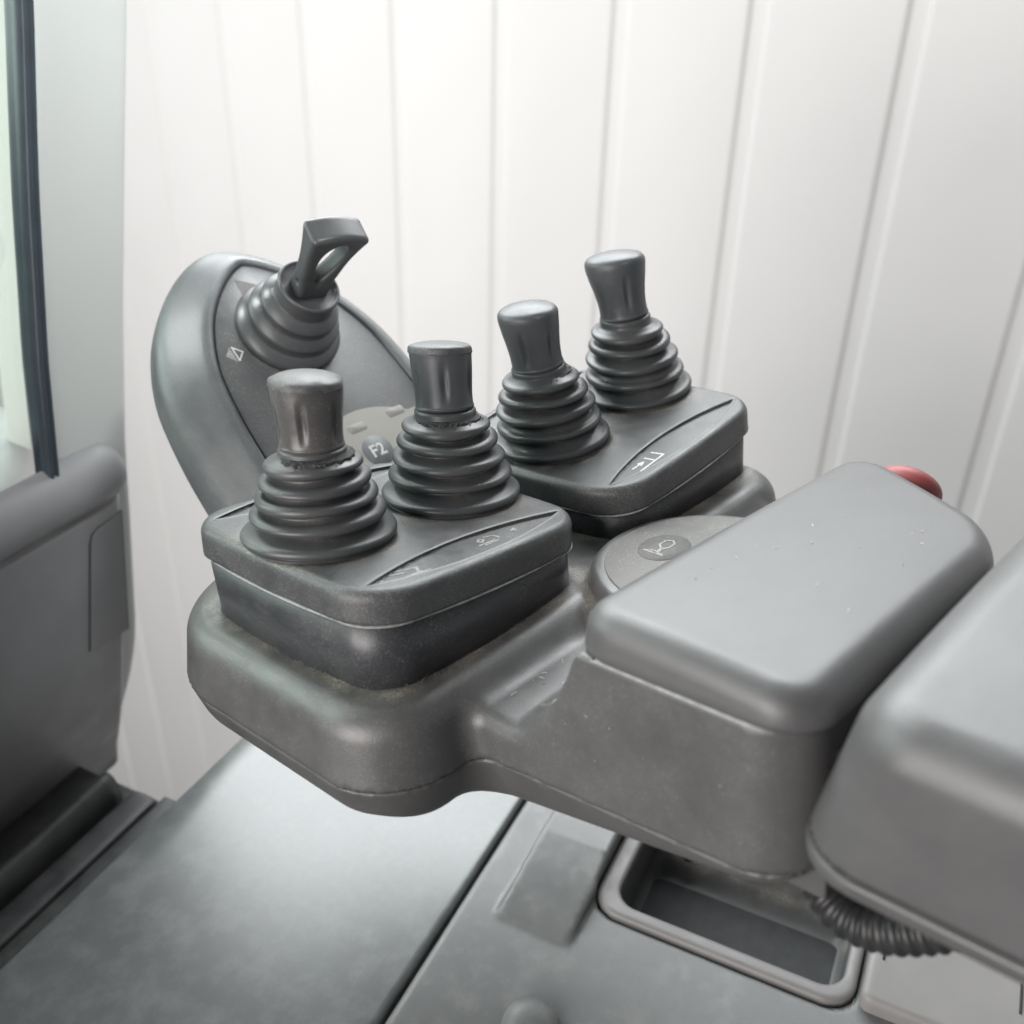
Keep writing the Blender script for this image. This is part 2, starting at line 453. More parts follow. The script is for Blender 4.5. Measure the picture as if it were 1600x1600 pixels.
part('screw_hole', mesh('screw_hole', V, Fc, M['black']), side, sub(SIDE, (84, -88, -38), Matrix.Rotation(math.radians(-62), 4, 'Y')))
def f_lid(x, y, z):
    d2 = sd_rr(x, y, 58, -237, 62, 40, 5)
    return np.maximum(rmax(d2, z - 9 - 0.02 * (y + 237), 3.0), -4 - z)
V, Q = nets(f_lid, (-10, -284, -7), (126, -190, 15), 1.8)
lid = part('lid', mesh('lid', V, Q, M['coverlid']), side, SIDE)
for y0, x0, x1 in ((-204, 22, 40), (-268, 22, 40)):
    V, Fc = box(x0, x1, y0 - .6, y0 + .6, 8.2, 9.9 + 0.02 * (y0 + 237), .2)
    part('slot', mesh('slot', V, Fc, M['black']), lid, SIDE)
V, Fc = lathe(smooth_prof([(14.5, -1), (14.5, 1), (13.4, 4), (10.5, 6.6), (6, 8.2), (.2, 8.8)]), 48)
part('plug', mesh('plug', V, Fc, M['side2']), side, sub(SIDE, (-85, -58, 0), Matrix.Identity(4)))

bulk = thing('front_bulkhead', 'dark grey front bulkhead with rounded roll top, left of the levers', 'bulkhead', SIDE, (-90, 320, -94))
def bulk_y(z):   # face leans forward towards the foot, shaped so its lower part goes dark
    return 300 + 46 * np.clip((40 - z) / 135, 0, 1) ** 1.7
def right_x(z): return 51 - (137 - z) * 0.19
zs = np.linspace(135, -110, 30); rings = []
for z in zs:
    yf = float(bulk_y(z)); xr = right_x(z) + (yf - 300) * 0.8
    rings.append(np.array([(-420, yf, z), (xr - 6, yf, z), (xr - 1.6, yf + 1.6, z), (xr, yf + 6, z), (xr, yf + 40, z), (-420, yf + 40, z)], float))
V, Fc = loft(rings)
part('face', mesh('bulkhead_face', V, Fc, M['bulk'], True), bulk, SIDE)
# access panel, proud of the face with a dark joint round it
ol = np.array([(0, 40), (17.5, 112), (20, 117), (25, 119.5), (46, 121.5), (33, 36)], float)
for nm, off, y0, y1, mt in (('joint', 1.2, -0.35, 6, 'black'), ('access_panel', 0, -0.9, 6, 'bulk')):
    p = offset(ol[::-1], off); rings = []
    for yy, ins in ((y1, 0), (y0 + .5, 0), (y0, .5)):
        q = offset(p, -ins); rings.append(np.column_stack([q[:, 0], bulk_y(q[:, 1]) + yy, q[:, 1]]))
    V, Fc = loft(rings); part(nm, mesh(nm, V, Fc, M[mt], False), bulk, SIDE)
prof = smooth_prof([(318, 132), (304, 132.5), (296, 136), (290.5, 143), (289, 152), (292.5, 162), (301, 169.5), (314, 174), (340, 177), (380, 178), (420, 170), (420, 134)], 4)
rings = []
for x, s in ((-420, 1), (-200, 1), (0, 1), (30, 1), (38, .985), (44, .95), (49, .88), (52, .78), (53.5, .64), (54, .45)):
    rings.append(np.array([(x, 330 + (y - 330) * (0.35 + 0.65 * s), 150 + (z - 150) * s) for y, z in prof]))
V, Fc = loft(rings); part('roll_top', mesh('roll_top', V, Fc, M['bulk']), bulk, SIDE)

floor = thing('floor_sill', 'dark ribbed floor sill running below the bulkhead', 'floor sill', SIDE, (-150, 250, -90))
V, Fc = box(-420, -2, 196, 420, -100, -74, 2); part('floor_plate', mesh('floor_plate', V, Fc, M['floor'], False), floor, SIDE)
for y0, y1, zt in ((204, 226, -66), (229, 251, -60), (254, 276, -63)):
    pr = smooth_prof([(y0, -76), (y0 + .6, zt - 3), (y0 + 3, zt - .4), ((y0 + y1) / 2, zt), (y1 - 3, zt - .4), (y1 - .6, zt - 3), (y1, -76)], 3)
    V, Fc = loft([np.array([(x, y, z) for y, z in pr]) for x in (-420, -200, -8 - (y0 - 200) * .1, -5 - (y0 - 200) * .1)])
    part('tread_rib', mesh('tread_rib', V, Fc, M['floor']), floor, SIDE)
pr = smooth_prof([(280, -76), (281, -60), (286, -52), (292, -52), (297, -60), (299, -76)], 3)
xs_ = [(-420, 0), (-120, 0), (-80, 0), (-50, 1), (-24, 2), (-16, 2)]
V, Fc = loft([np.array([(x, y + d * .3, z + d) for y, z in pr]) for x, d in xs_])
part('sill_moulding', mesh('sill_moulding', V, Fc, M['floor']), floor, SIDE)
pil = thing('cab_pillar', 'pale grey painted cab pillar rising behind the bulkhead roll', 'pillar', SIDE, (40, 320, -94))
edge_r = [(560, 152), (500, 138), (414, 122), (346, 105), (246, 81), (158, 63), (114, 57), (44, 46), (-34, 37), (-96, 34), (-125, 33)]
edge_l = [(560, 80), (500, 67), (414, 52), (370, 42), (324, 32), (239, 16), (174, 7), (100, -3), (44, -12), (-34, -20), (-125, -28)]
def interp(tab, z):
    t = sorted(tab); return float(np.interp(z, [q[0] for q in t], [q[1] for q in t]))
rings = []
for z in np.linspace(560, -125, 44):
    xr, xl = interp(edge_r, z) + 7, interp(edge_l, z) + 3; w = xr - xl
    pr = rrect(w / 2, 22, 9, 6, (xl + xr) / 2, 328 + (46 * max(0, (40 - z) / 135) ** 1.7 if z < 40 else 0))
    rings.append(lift(pr, z))
V, Fc = loft(rings); part('post', mesh('post', V, Fc, M['pillar']), pil, SIDE)
gas = thing('window_gasket', 'black double-lipped rubber window seal along the pillar edge', 'window seal', SIDE, (0, 315, 172))
prg = [(-7.4, 304), (-7.4, 300), (-6.4, 298), (-5, 298), (-3.9, 299.6), (-2.8, 297.8), (-1.4, 297.8), (-.4, 299.4), (0.6, 302), (0.6, 312), (-7.4, 312)]
rings = []
for z in np.linspace(560, 150, 30):
    xl = interp(edge_l, z) + 0
    rings.append(np.array([(xl + u, v, z) for u, v in prg]))
V, Fc = loft(rings); part('seal_strip', mesh('seal_strip', V, Fc, M['gasket']), gas, SIDE)
win = thing('windscreen', 'clear faintly green window pane at the left edge of the cab', 'window', SIDE, (-150, 308, 160))
pts = [(-520, 560), (-520, 150)] + [(interp(edge_l, z) - 6, z) for z in np.linspace(150, 560, 12)]
V, Fc = loft([np.array([(x, y, z) for x, z in pts]) for y in (305, 309)])
part('pane', mesh('pane', V, Fc, M['glass'], False), win, SIDE)

# ================================================================== the arm console
con = thing('control_console', 'dark grey moulded arm console carrying two lever housings and a palm pad', 'control console', CON, (0, -60, -50))
HX0, HX1 = -143.0, 122.0
def head2(x, y):
    r = np.where(y > 0, 55.0, 27.0)
    cx, hx, cy, hy = (HX0 + HX1) / 2, (HX1 - HX0) / 2, 3.0, 78.0
    qx = np.abs(x - cx) - hx + r; qy = np.abs(y - cy) - hy + r
    return np.hypot(np.maximum(qx, 0), np.maximum(qy, 0)) + np.minimum(np.maximum(qx, qy), 0) - r
def far_cut(x, y, d=0.0):      # the far end of the palm rest is cut off obliquely
    return (x - 88) * 0.852 - (y + 124) * 0.524 - d
def neck2(x, y):
    return rmax(sd_rr(x, y, -5.5, -123.5, 98, 77.5, 17), far_cut(x, y, -1.0), 20.0)
def zpad(x): return 31.5 - 0.068 * (x + 100)      # the palm rest is rolled down towards its far end
def zseam(y): return -27 + 10.0 * np.clip((-77 - y) / 114, 0, 1.1)
def f_upper(x, y, z):
    dr = 0.2 * np.clip(-z, 0, 30)
    head = rmax(head2(x, y) - dr, z, 9.0)
    s = np.clip((-96 - y) / 31, 0, 1)
    rise = zpad(x) + 8
    zt = -8 + rise * s ** 1.7
    slope = rise / 31 * 1.7 * s ** 0.7 * (s < 1)
    neck = rmax(neck2(x, y) - 0.04 * np.clip(-z + 31, 0, 60), (z - zt) / np.sqrt(1 + slope ** 2), np.clip(6.5 + (y + 116) * 0.6, 1.0, 6.5))
    horn = rmax(np.hypot(x - 5, y + 103) - 46 - 0.15 * np.clip(9 - z, 0, 20), z - 9.0, 4.5)
    d = rmin(head, neck, 7.0)
    d = rmin(d, horn, 4.0)
    return np.maximum(d, zseam(y) + 0.25 - z)
V, Q = nets(f_upper, (-156, -218, -32), (136, 90, 38), 1.5)
def box2d(x, y, cx, cy): return np.abs(sd_rr(x, y, cx, cy, 56.5, 59, 18))
dd = np.minimum(box2d(V[:, 0], V[:, 1], -73, -4), box2d(V[:, 0], V[:, 1], 65, 0))
dust = np.exp(-np.maximum(dd - 1.2, 0) / 2.6) * (np.abs(V[:, 2]) < 2) * 1.15
dust += 0.8 * np.exp(-np.abs(np.hypot(V[:, 0] - 5, V[:, 1] + 103) - 48) / 2.5) * (V[:, 2] < 2) * (V[:, 2] > -12)
dust += 0.35 * np.exp(-np.abs(V[:, 1] + 100) / 9) * (V[:, 2] < 0) * (V[:, 2] > -10) * (V[:, 0] > -90)
upper = part('upper_shell', mesh('upper_shell', V, Q, M['shell'], dust=np.clip(dust, 0, 1)), con, CON)
def f_lower(x, y, z):
    zs_ = zseam(y); dep = np.clip(zs_ - z, 0, 60)
    d2 = rmin(head2(x, y) - 5.4, neck2(x, y) - 2.3, 8.0) + 0.5 + 0.30 * dep
    ss = np.clip((-60 - y) / 22, 0, 1); ss = ss * ss * (3 - 2 * ss)
    zb = -45 - 6 * ss + 26 * np.clip((-84 - y) / 112, 0, 1.2)
    d = rmax(d2, zb - z, 9.0)
    return np.maximum(d, z - zs_ + 0.25)
V, Q = nets(f_lower, (-156, -218, -58), (136, 90, -12), 1.6)
part('lower_shell', mesh('lower_shell', V, Q, M['lower']), con, CON)

def f_pad(x, y, z):
    d2 = rmax(sd_rr(x, y, -5.5, -163.5, 98.5, 41.0, 16), far_cut(x, y, 0.5), 21.0) + 0.16 * np.clip(z - zpad(x), 0, 30) + 0.7 * np.clip(1.4 - (z - zpad(x)), 0, 1)
    zt = 47.5 - 0.066 * (x + 95) - 0.00010 * (x + 6) ** 2 - 0.0009 * (y + 160) ** 2 + 0.045 * (y + 140)
    return np.maximum(rmax(d2, z - zt, 7.5), zpad(x) + 0.2 - z)
V, Q = nets(f_pad, (-110, -216, 14), (104, -118, 52), 1.4)
part('palm_pad', mesh('palm_pad', V, Q, M['pad']), con, CON)

ang = np.linspace(0, 2 * math.pi, 180, endpoint=False); ring_ = []
for a_ in ang:
    lo_, hi_ = 5.0, 180.0
    for _ in range(30):
        md = (lo_ + hi_) / 2; px_, py_ = -5 + md * math.cos(a_), -165 + md * math.sin(a_)
        lo_, hi_ = (md, hi_) if float(neck2(np.float64(px_), np.float64(py_))) < 0.12 else (lo_, md)
    ring_.append((-5 + lo_ * math.cos(a_), max(-165 + lo_ * math.sin(a_), -400)))
ring_ = np.array(ring_); ring_[:, 1] = np.minimum(ring_[:, 1], -133.0)
zl = zpad(ring_[:, 0])
V, Fc = loft([lift(offset(ring_, -2), zl - .35), lift(offset(ring_, 0), zl - .35), lift(offset(ring_, .25), zl - .05), lift(offset(ring_, 0), zl + .25), lift(offset(ring_, -2), zl + .25)], False, False)
part('pad_lip', mesh('pad_lip', V, Fc, M['neck_lip']), con, CON)
# horn touch panel in front of the palm pad
t = np.linspace(0, 2 * math.pi, 96, endpoint=False)
circ = lambda r: np.column_stack([5 + r * np.cos(t), -103 + r * np.sin(t)])
V, Fc = loft([lift(circ(40.5), 8.2), lift(circ(40.5), 9.25), lift(circ(40.1), 9.6)])
hornp = part('horn_panel', mesh('horn_panel', V, Fc, M['horn_label']), con, CON)
V, Fc = plate(ellipse(4, -83, 12.0, 10.0), 9.4, 9.85, .2); part('horn_button', mesh('horn_button', V, Fc, M['horn_disc']), hornp, CON)
ic = [[(-3.5, -81.5), (-1.5, -76.5), (-3.5, -72.5), (-3.5, -81.5)], [(-1.5, -78), (1.5, -77.4), (4, -75), (8, -75.3), (9.5, -77.8), (7.5, -80), (3.5, -80), (1.5, -78.6), (-1.5, -78.6)]]
V, Fc = strip([[(x_ + 1, y_ - 5) for x_, y_ in l_] for l_ in ic], .8, 9.86); part('horn_symbol', mesh('horn_symbol', V, Fc, M['faded_print'], False), hornp, CON)

# lever housings with their cover plates
def leaf(cx, cy, L, W, tilt=0.0):
    R = (L * L / 4 + W * W / 4) / W
    return cx, cy, R, R - W / 2, tilt
def leaf_sd(x, y, lf):
    cx, cy, R, off, ti = lf
    u = (x - cx) * math.cos(ti) + (y - cy) * math.sin(ti); v = -(x - cx) * math.sin(ti) + (y - cy) * math.cos(ti)
    return rmax(np.hypot(u, v - off) - R, np.hypot(u, v + off) - R, 1.5)
def housing(F, mirror, name_label, levers):
    hx, hy, rc = 57.0, 59.5, 19.0
    leaves = [leaf(0, -47.0, 101, 17, 0.0), leaf(0, 47.0, 101, 17, 0.0)]
    def f_cov(x, y, z):
        d2 = sd_rr(x, y, 0, 0, hx + 1.2 - 2.6 * (y / hy) ** 2, hy + 1.2 - 2.6 * (x / hx) ** 2, rc)
        d = rmax(d2, z, 4.2)
        for lf in leaves:
            c = leaf_sd(x, y, lf)
            d = rmax(d, -np.maximum(c, -z - 1.3), 0.35)
        return np.maximum(d, -12.5 - z)
    V, Q = nets(f_cov, (-64, -66, -14.5), (64, 66, 2.5), 0.95)
    du = np.zeros(len(V))
    for lx, ly in levers:
        du += 0.75 * np.exp(-np.maximum(np.hypot(V[:, 0] - lx, V[:, 1] - ly) - 29, 0) / 4.0) * (V[:, 2] > -1.5)
    for lf in leaves:
        du += 0.25 * np.exp(-np.abs(leaf_sd(V[:, 0], V[:, 1], lf)) / 1.5) * (V[:, 2] > -1.5)
    rims = []
    for cx_, cy_, R_, off_, ti_ in leaves:
        half = math.sqrt(R_ * R_ - off_ * off_) - 1.2; up_ = [(u_, cy_ + math.sqrt(R_ * R_ - u_ * u_) - off_ + .35) for u_ in np.linspace(-half, half, 40)]
        dn_ = [(u_, cy_ - math.sqrt(R_ * R_ - u_ * u_) + off_ - .35) for u_ in np.linspace(half, -half, 40)]
        rims.append(up_ + dn_ + up_[:1])
    # walls: from the cover down to the arm's top face
    ol = rrect(hx - 2.2, hy - 2.2, rc, 10, 0, 0, 2.2)
    top = lift(ol, -12.2)
    Ti = CON.inverted() @ F
    bot = []
    R3 = np.array(Ti.to_3x3()); T3 = np.array(Ti.translation) * 1000
    topc = top @ R3.T + T3
    Fi = np.array(Ti.inverted().to_3x3())
    bot = topc.copy(); bot[:, 2] = -3.0
    botl = (bot - T3) @ Fi.T
    V2, F2 = loft([botl, botl * .5 + top * .5, top])
    hs = part('lever_housing', mesh('lever_housing', V2, F2, M['housing']), con, F, label=name_label)
    part('cover_plate', mesh('cover_plate', V, Q, M['cover'], dust=np.clip(du, 0, 1)), hs, F)
    Vr, Fr = [], []
    for rim_ in rims:
        p_ = np.array(rim_[:-1]); b_ = len(Vr); n_ = len(p_)
        for d_, z_ in ((-.7, -.1), (0, .42), (.7, -.1)):
            Vr += [tuple(v_) for v_ in lift(offset(p_, d_), z_)]
        for r_ in range(2):
            for k_ in range(n_):
                k2 = (k_ + 1) % n_; Fr.append((b_ + r_ * n_ + k_, b_ + r_ * n_ + k2, b_ + (r_ + 1) * n_ + k2, b_ + (r_ + 1) * n_ + k_))
    part('inset_rim', mesh('inset_rim', Vr, Fr, M['inset']), hs, F)
    # thin worn lip under the cover
    o2 = rrect(hx - .55, hy - .55, rc, 10, 0, 0, 2.3)
    V, Fc = loft([lift(offset(o2, -2), -13.05), lift(offset(o2, -.15), -13.05), lift(o2, -12.85), lift(offset(o2, -.15), -12.6), lift(offset(o2, -2), -12.6)])
    part('cover_lip', mesh('cover_lip', V, Fc, M['neck_lip']), hs, F)
    return hs
h1 = housing(BOX1, 1, 'front lever housing nearest the camera', [(-31, 2), (33.5, -2)])
h2 = housing(BOX2, 1, 'far lever housing by the white wall', [(-26, 5), (39, 3)])
# worn pictograms in the leaf-shaped recesses
def crumbs(h, F, n):
    ol = rrect(54.8, 57.3, 19, 10, 0, 0, 2.2); Ti = CON.inverted() @ F
    R3 = np.array(Ti.to_3x3()); T3 = np.array(Ti.translation) * 1000
    c = lift(ol, -12.2) @ R3.T + T3
    per = np.r_[0, np.cumsum(np.linalg.norm(np.diff(np.vstack([c, c[:1]])[:, :2], axis=0), axis=1))]
    cc = np.vstack([c, c[:1]]); Vc, Fcr = [], []
    ctr = c[:, :2].mean(0)
    for k in range(n):
        s_ = rng.uniform(0, per[-1]); x_, y_ = np.interp(s_, per, cc[:, 0]), np.interp(s_, per, cc[:, 1])
        dn = np.array([x_, y_]) - ctr; dn /= np.linalg.norm(dn)
        if math.sin(s_ * .11) + math.sin(s_ * .043 + 1) + rng.normal(0, .8) < -.9: continue
        o_ = abs(rng.normal(0, .9)) + .1; z_ = .1 if o_ > .5 else rng.uniform(0, .8)
        r_ = rng.uniform(.10, .26); b_ = len(Vc); p_ = np.array([x_ + dn[0] * o_, y_ + dn[1] * o_, z_])
        for d_ in ((1, 0, 0), (-1, 0, 0), (0, 1, 0), (0, -1, 0), (0, 0, 1), (0, 0, -1)):
            Vc.append(p_ + r_ * np.array(d_) * rng.uniform(.6, 1.3))
        Fcr += [(b_ + i_, b_ + j_, b_ + k_) for i_, j_, k_ in ((0, 2, 4), (2, 1, 4), (1, 3, 4), (3, 0, 4), (2, 0, 5), (1, 2, 5), (3, 1, 5), (0, 3, 5))]
    o = part('dust_crumbs', mesh('dust_crumbs', Vc, Fcr, M['crumb'], False), h, CON); o['kind'] = 'stuff'
crumbs(h1, BOX1, 900); crumbs(h2, BOX2, 700)
def icon(h, F, lines, w, mat='faded_print', yc=-53.5):
    V, Fc = strip([[(x_, (y_ - yc) * .62 - 47) for x_, y_ in l_] for l_ in lines], w, -1.28, .1); part('pictogram', mesh('pictogram', V, Fc, M[mat], False), h, F)
icon(h1, BOX1, [[(-38, -57), (-26, -57.5)], [(-36, -59), (-23, -58.8)], [(-33, -47), (-25, -51), (-27, -56)], [(-36, -49), (-31, -52)], [(-41, -51), (-43, -56), (-39, -59.5), (-24, -60.2)]], 1.0)
icon(h1, BOX1, [[(4, -55), (12, -54.6)], [(6, -56.8), (13, -56.2)], [(11, -47), (15, -49), (15, -54)], [(6, -50), (8, -47.5), (9, -50), (7, -52), (6, -50)]], .9)
V, Fc = plate([(22, -46), (26, -44.1), (25, -47.5)], -1.3, -1.15, .05); part('pictogram', mesh('pictogram', V, Fc, M['faded_print'], False), h1, BOX1)
icon(h2, BOX2, [[(-14, -41.5), (-13, -51), (-31, -52)], [(-20, -42.5), (-19.5, -51)], [(-31, -45), (-24, -45.4)], [(-26, -43.8), (-23.5, -45.4), (-26.5, -47)]], .8, 'white_print', -46.8)

# joystick pod: tilted tongue-shaped panel rising in front of the housings
hw = [(-30, 53.5), (0, 53.5), (30, 53), (52, 52), (74, 51), (98, 48), (112, 44), (124, 38.5), (134, 32.5), (143, 25), (151, 16.5), (156.5, 9), (159.5, 3)]
L_ = smooth_prof([(-w, t_) for t_, w in hw] + [(0, 160.3)] + [(w, t_) for t_, w in reversed(hw)], 3)
inner = np.array(L_)[::-1].copy(); inner[:, 0] -= 4
def pod_ring(d, n): return lift(offset(inner, d), n)
if offset(inner, 5)[len(inner) // 4, 0] ** 2 < inner[len(inner) // 4, 0] ** 2: inner = inner[::-1].copy()
spec = [(0.2, -3), (0.2, -.4), (.8, .5), (2.2, 1.0), (4.0, .6), (7, -1.6), (11, -5.6), (15, -9.6), (19, -13), (21.5, -16.2), (23.3, -20), (24, -24), (24, -28), (23.6, -34), (21, -40), (16, -46)]
V, Fc = loft([pod_ring(d, n) for d, n in spec], True, True)
pod = part('joystick_pod', mesh('joystick_pod', V, Fc, M['panel_rim']), con, PANEL, label='tilted oval joystick panel with pale keypad')
V, Fc = loft([lift(offset(inner, -.5), -3), lift(offset(inner, -.5), -.9), lift(offset(inner, -1.2), -.3)])
part('face_plate', mesh('face_plate', V, Fc, M['face']), pod, PANEL)
# membrane keypad
tt = np.linspace(0, 1, 24)
arch = [(-24, 22)] + [(-24 + 62 * u, 52 + 9.5 * math.sin(math.pi * min(1, u * 1.05 + .05)) ** .8) for u in tt] + [(40, 22), (8, 25)]
V, Fc = plate(arch, -.32, .02, .08); part('membrane', mesh('membrane', V, Fc, M['membrane'], False), pod, PANEL)
V, Fc = plate(ellipse(1.5, 37, 8.8, 8.8), -.1, .2, .1); part('keypad_button', mesh('keypad_button', V, Fc, M['grey_print']), pod, PANEL)
for cx_, cy_ in ((-1.5, 52.5), (25, 53.5)):
    V, Fc = plate(rrect(5.8, 2.6, 1.8, 5, cx_, cy_), -.1, .05, .02); part('keypad_slot', mesh('keypad_slot', V, Fc, M['slot_print']), pod, PANEL)
def text_mesh(txt, size, F, parent, mat, name, cx_, cy_, z):
    cu = bpy.data.curves.new('txt', 'FONT'); cu.body = txt; cu.size = size / 1000; cu.align_x = 'CENTER'; cu.align_y = 'CENTER'
    cu.extrude = 0.00006; cu.offset = 0.0002
    to = bpy.data.objects.new('txt', cu); col.objects.link(to)
    me = bpy.data.meshes.new_from_object(to.evaluated_get(bpy.context.evaluated_depsgraph_get()))
    bpy.data.objects.remove(to); me.materials.clear(); me.materials.append(mat)
    return part(name, me, parent, sub(F, (cx_, cy_, z), Matrix.Identity(4)))
text_mesh('F2', 9.5, PANEL, pod, M['white_print'], 'lettering', 1.5, 37, .26)
V, Fc = plate([(-43, 112), (-38.6, 116.5), (-38.6, 107.5)], -.32, -.15, .05); part('direction_mark', mesh('direction_mark', V, Fc, M['faded_print'], False), pod, PANEL)
V, Fc = strip([[(-37.4, 116), (-33.2, 112), (-37.4, 108), (-37.4, 116)]], .8, -.32); part('direction_mark', mesh('direction_mark', V, Fc, M['white_print'], False), pod, PANEL)
V, Fc = plate([(-13, 153), (-3, 146.5), (-14, 143)], -.32, -.15, .05); part('direction_mark', mesh('direction_mark', V, Fc, M['horn_label'], False), pod, PANEL)

# ================================================================== four fingertip levers
def boot_profile(radii, hts, neck_r, neck_z):
    pts = [(radii[0] - 1.5, 0.0)]
    for i, (R, h) in enumerate(zip(radii, hts)):
        up = 3.0
        pts += [(R - 2.6, h - 2.2), (R - .5, h - 1.4), (R, h), (R - .7, h + 1.2), (R - 2.6, h + 2.0)]
        if i + 1 < len(radii):
            nR, nh = radii[i + 1], hts[i + 1]
            pts += [(nR - 2.6, nh - 4.2), (nR - 4.6, nh - 3.1)]
        else:
            pts += [(neck_r + 1.2, h + 2.9), (neck_r, h + 3.9), (neck_r, neck_z - .8), (neck_r - .9, neck_z)]
    return smooth_prof(pts, 3)
def lever(F, at, label, lean, knob, capmat, torn, flare, kh, bh, scale=1.0, ripple=0.0, dome=1.0):
    Fb = sub(F, at, Matrix.Identity(4))
    th = thing('control_lever', label, 'control lever', Fb, (0, 0, 0), 'fingertip levers on the arm console')
    bpy.context.view_layer.update()
    radii = [r * scale for r in (28.5, 25.2, 23.4, 21.0, 18.2)]
    hts = [3.0, bh * .32, bh * .53, bh * .73, bh * .91]
    H = bh + 3.4
    def bend(z): 
        s = max(0, min(1.2, z / H)); return lean[0] * s ** 1.15, lean[1] * s ** 1.15
    ph = random.random() * 6
    def rmod(t_, z, r): return r * (1 + ripple * np.sin(2 * t_ + ph + z * .25) + ripple * .5 * np.sin(3 * t_ - z * .2)) if r > 14 else np.full(len(t_), r)
    radii = [r_ * (1 + rng.normal(0, .008)) for r_ in radii]; hts = [h_ + (rng.normal(0, .35) if q_ else 0) for q_, h_ in enumerate(hts)]
    prof = boot_profile(radii, hts, 12.6, H)
    V, Fc = lathe(prof, 96, bend, rmod)
    V = np.array(V); ax = np.array([bend(z) for z in V[:, 2]])
    rad = np.hypot(V[:, 0] - ax[:, 0], V[:, 1] - ax[:, 1])
    env = np.interp(V[:, 2], [0] + hts, [radii[0]] + radii)
    du = np.clip((env - rad - 1.2) / 4, 0, 1) * 0.34 * (V[:, 2] < hts[-1] + 2) * (0.6 + 0.4 * np.sin(3 * np.arctan2(V[:, 1], V[:, 0]) + ph))
    # uneven droop of the folds
    th_a = np.arctan2(V[:, 1], V[:, 0])
    V[:, 2] += (0.6 * np.sin(th_a + ph) + 0.35 * np.sin(2 * th_a + ph * 2 + V[:, 2] * .5)) * np.clip(V[:, 2] / 10, 0, 1) * np.clip((H - V[:, 2]) / 8, 0, 1)
    part('rubber_boot', mesh('rubber_boot', V, Fc, M['rubber'], dust=du), th, Fb)
    # knob: waisted, fluted, soft top
    lx, ly = bend(H); ang_x = lean[0] * 1.15 / H; ang_y = lean[1] * 1.15 / H
    K = sub(Fb, (lx, ly, H - 1.0), Matrix.Rotation(math.atan(ang_x), 4, 'Y') @ Matrix.Rotation(-math.atan(ang_y), 4, 'X'))
    t1 = flare
    b1 = 11.9
    pk = smooth_prof([(b1 - .9, 0), (b1 - .1, .5), (b1 + .2, 1.5), (b1 - .15, 2.6), (b1 - .2, kh * .25), (b1 + (t1 - b1) * .22, kh * .45), (b1 + (t1 - b1) * .62, kh * .63), (t1 - .15, kh * .80), (t1, kh * .87), (t1 - .4, kh * .93), (t1 - 1.9, kh * .975 + .2 * dome), (t1 - 5, kh + .5 * dome), (5, kh + 1.3 * dome), (.15, kh + 1.6 * dome)], 4)
    def flute(t_, z, r):
        u = np.clip((z - kh * .10) / (kh * .66), 0, 1); w = np.sin(math.pi * u) ** 1.2 if 0 < u < 1 else 0
        c = np.cos(6 * t_ + ph); g_ = np.clip((c - .72) / .28, 0, 1) ** .8
        return r - 1.25 * g_ * w
    V, Fc = lathe(pk, 120, None, flute)
    V = np.array(V)
    V[:, 2] += np.where(V[:, 2] > kh * .8, (V[:, 1] * .07 - V[:, 0] * .02), 0) * np.clip((V[:, 2] - kh * .8) / (kh * .12), 0, 1)
    kn = part('knob', mesh('knob', V, Fc, M[knob]), th, K)
    if capmat:      # separate worn cap with a lifted edge
        pc = smooth_prof([(t1 - 2.4, kh * .86), (t1 - .1, kh * .865), (t1 + .12, kh * .90), (t1 - .5, kh * .965 + .2), (t1 - 4, kh + .9 * dome), (5, kh + 1.7 * dome), (.15, kh + 2.0 * dome)], 4)
        V, Fc = lathe(pc, 96, None, lambda t_, z, r: r + (0.25 * np.sin(5 * t_ + ph) + .15 * np.sin(11 * t_)) * (r > t1 - 1.5))
        V = np.array(V); V[:, 2] += V[:, 1] * .07 - V[:, 0] * .02
        part('cap', mesh('cap', V, Fc, M[capmat]), kn, K)
    if torn:        # split rubber where the boot meets the knob: dark tear and curled flakes
        n = 84; t_ = np.linspace(0, 2 * math.pi, n, endpoint=False)
        act = np.clip(np.cos(t_ - torn[1]) * 1.3 + torn[2], 0, 1)
        r0 = np.full(n, 12.5); r1 = 12.7 + act * (torn[0] * .62 + rng.normal(0, .5, n).cumsum() * .10 + rng.normal(0, .22, n))
        z0 = np.full(n, hts[-1] + 4.0); zz = hts[-1] + 3.0 + rng.normal(0, .12, n)
        cx_, cy_ = bend(hts[-1] + 3)
        ring = lambda r, z: np.column_stack([cx_ + r * np.cos(t_), cy_ + r * np.sin(t_), z])
        V, Fc = loft([ring(r0, z0 - 2), ring(np.maximum(r1, 12.6), zz - .9), ring(np.maximum(r1 - .2, 12.55), zz - .2 + act * .5), ring(r0 + act * .9, z0 - .4), ring(r0, z0)], False, False)
        part('torn_edge', mesh('torn_edge', V, Fc, M['crack'], False), th, Fb)
        Vf, Ff = [], []
        for k in range(14):
            a_ = torn[1] + rng.normal(0, .75); r_ = 12.8 + rng.random() * torn[0]; s_ = .3 + rng.random() * .8
            zc = hts[-1] + 3.5 - (r_ - 12.8) * .32; b_ = len(Vf)
            for (du_, dv_, dz_) in ((-s_, -.3, .2), (s_ * .8, -.4, .1), (s_, .35, .6), (-s_ * .6, .4, .5), (0, 0, -.5)):
                rr_ = r_ + dv_; ta = a_ + du_ / r_
                Vf.append((cx_ + rr_ * math.cos(ta), cy_ + rr_ * math.sin(ta), zc + dz_ * (.6 + rng.random() * .5)))
            Ff += [(b_, b_ + 1, b_ + 2, b_ + 3), (b_ + 1, b_, b_ + 4), (b_ + 2, b_ + 1, b_ + 4), (b_ + 3, b_ + 2, b_ + 4), (b_, b_ + 3, b_ + 4)]
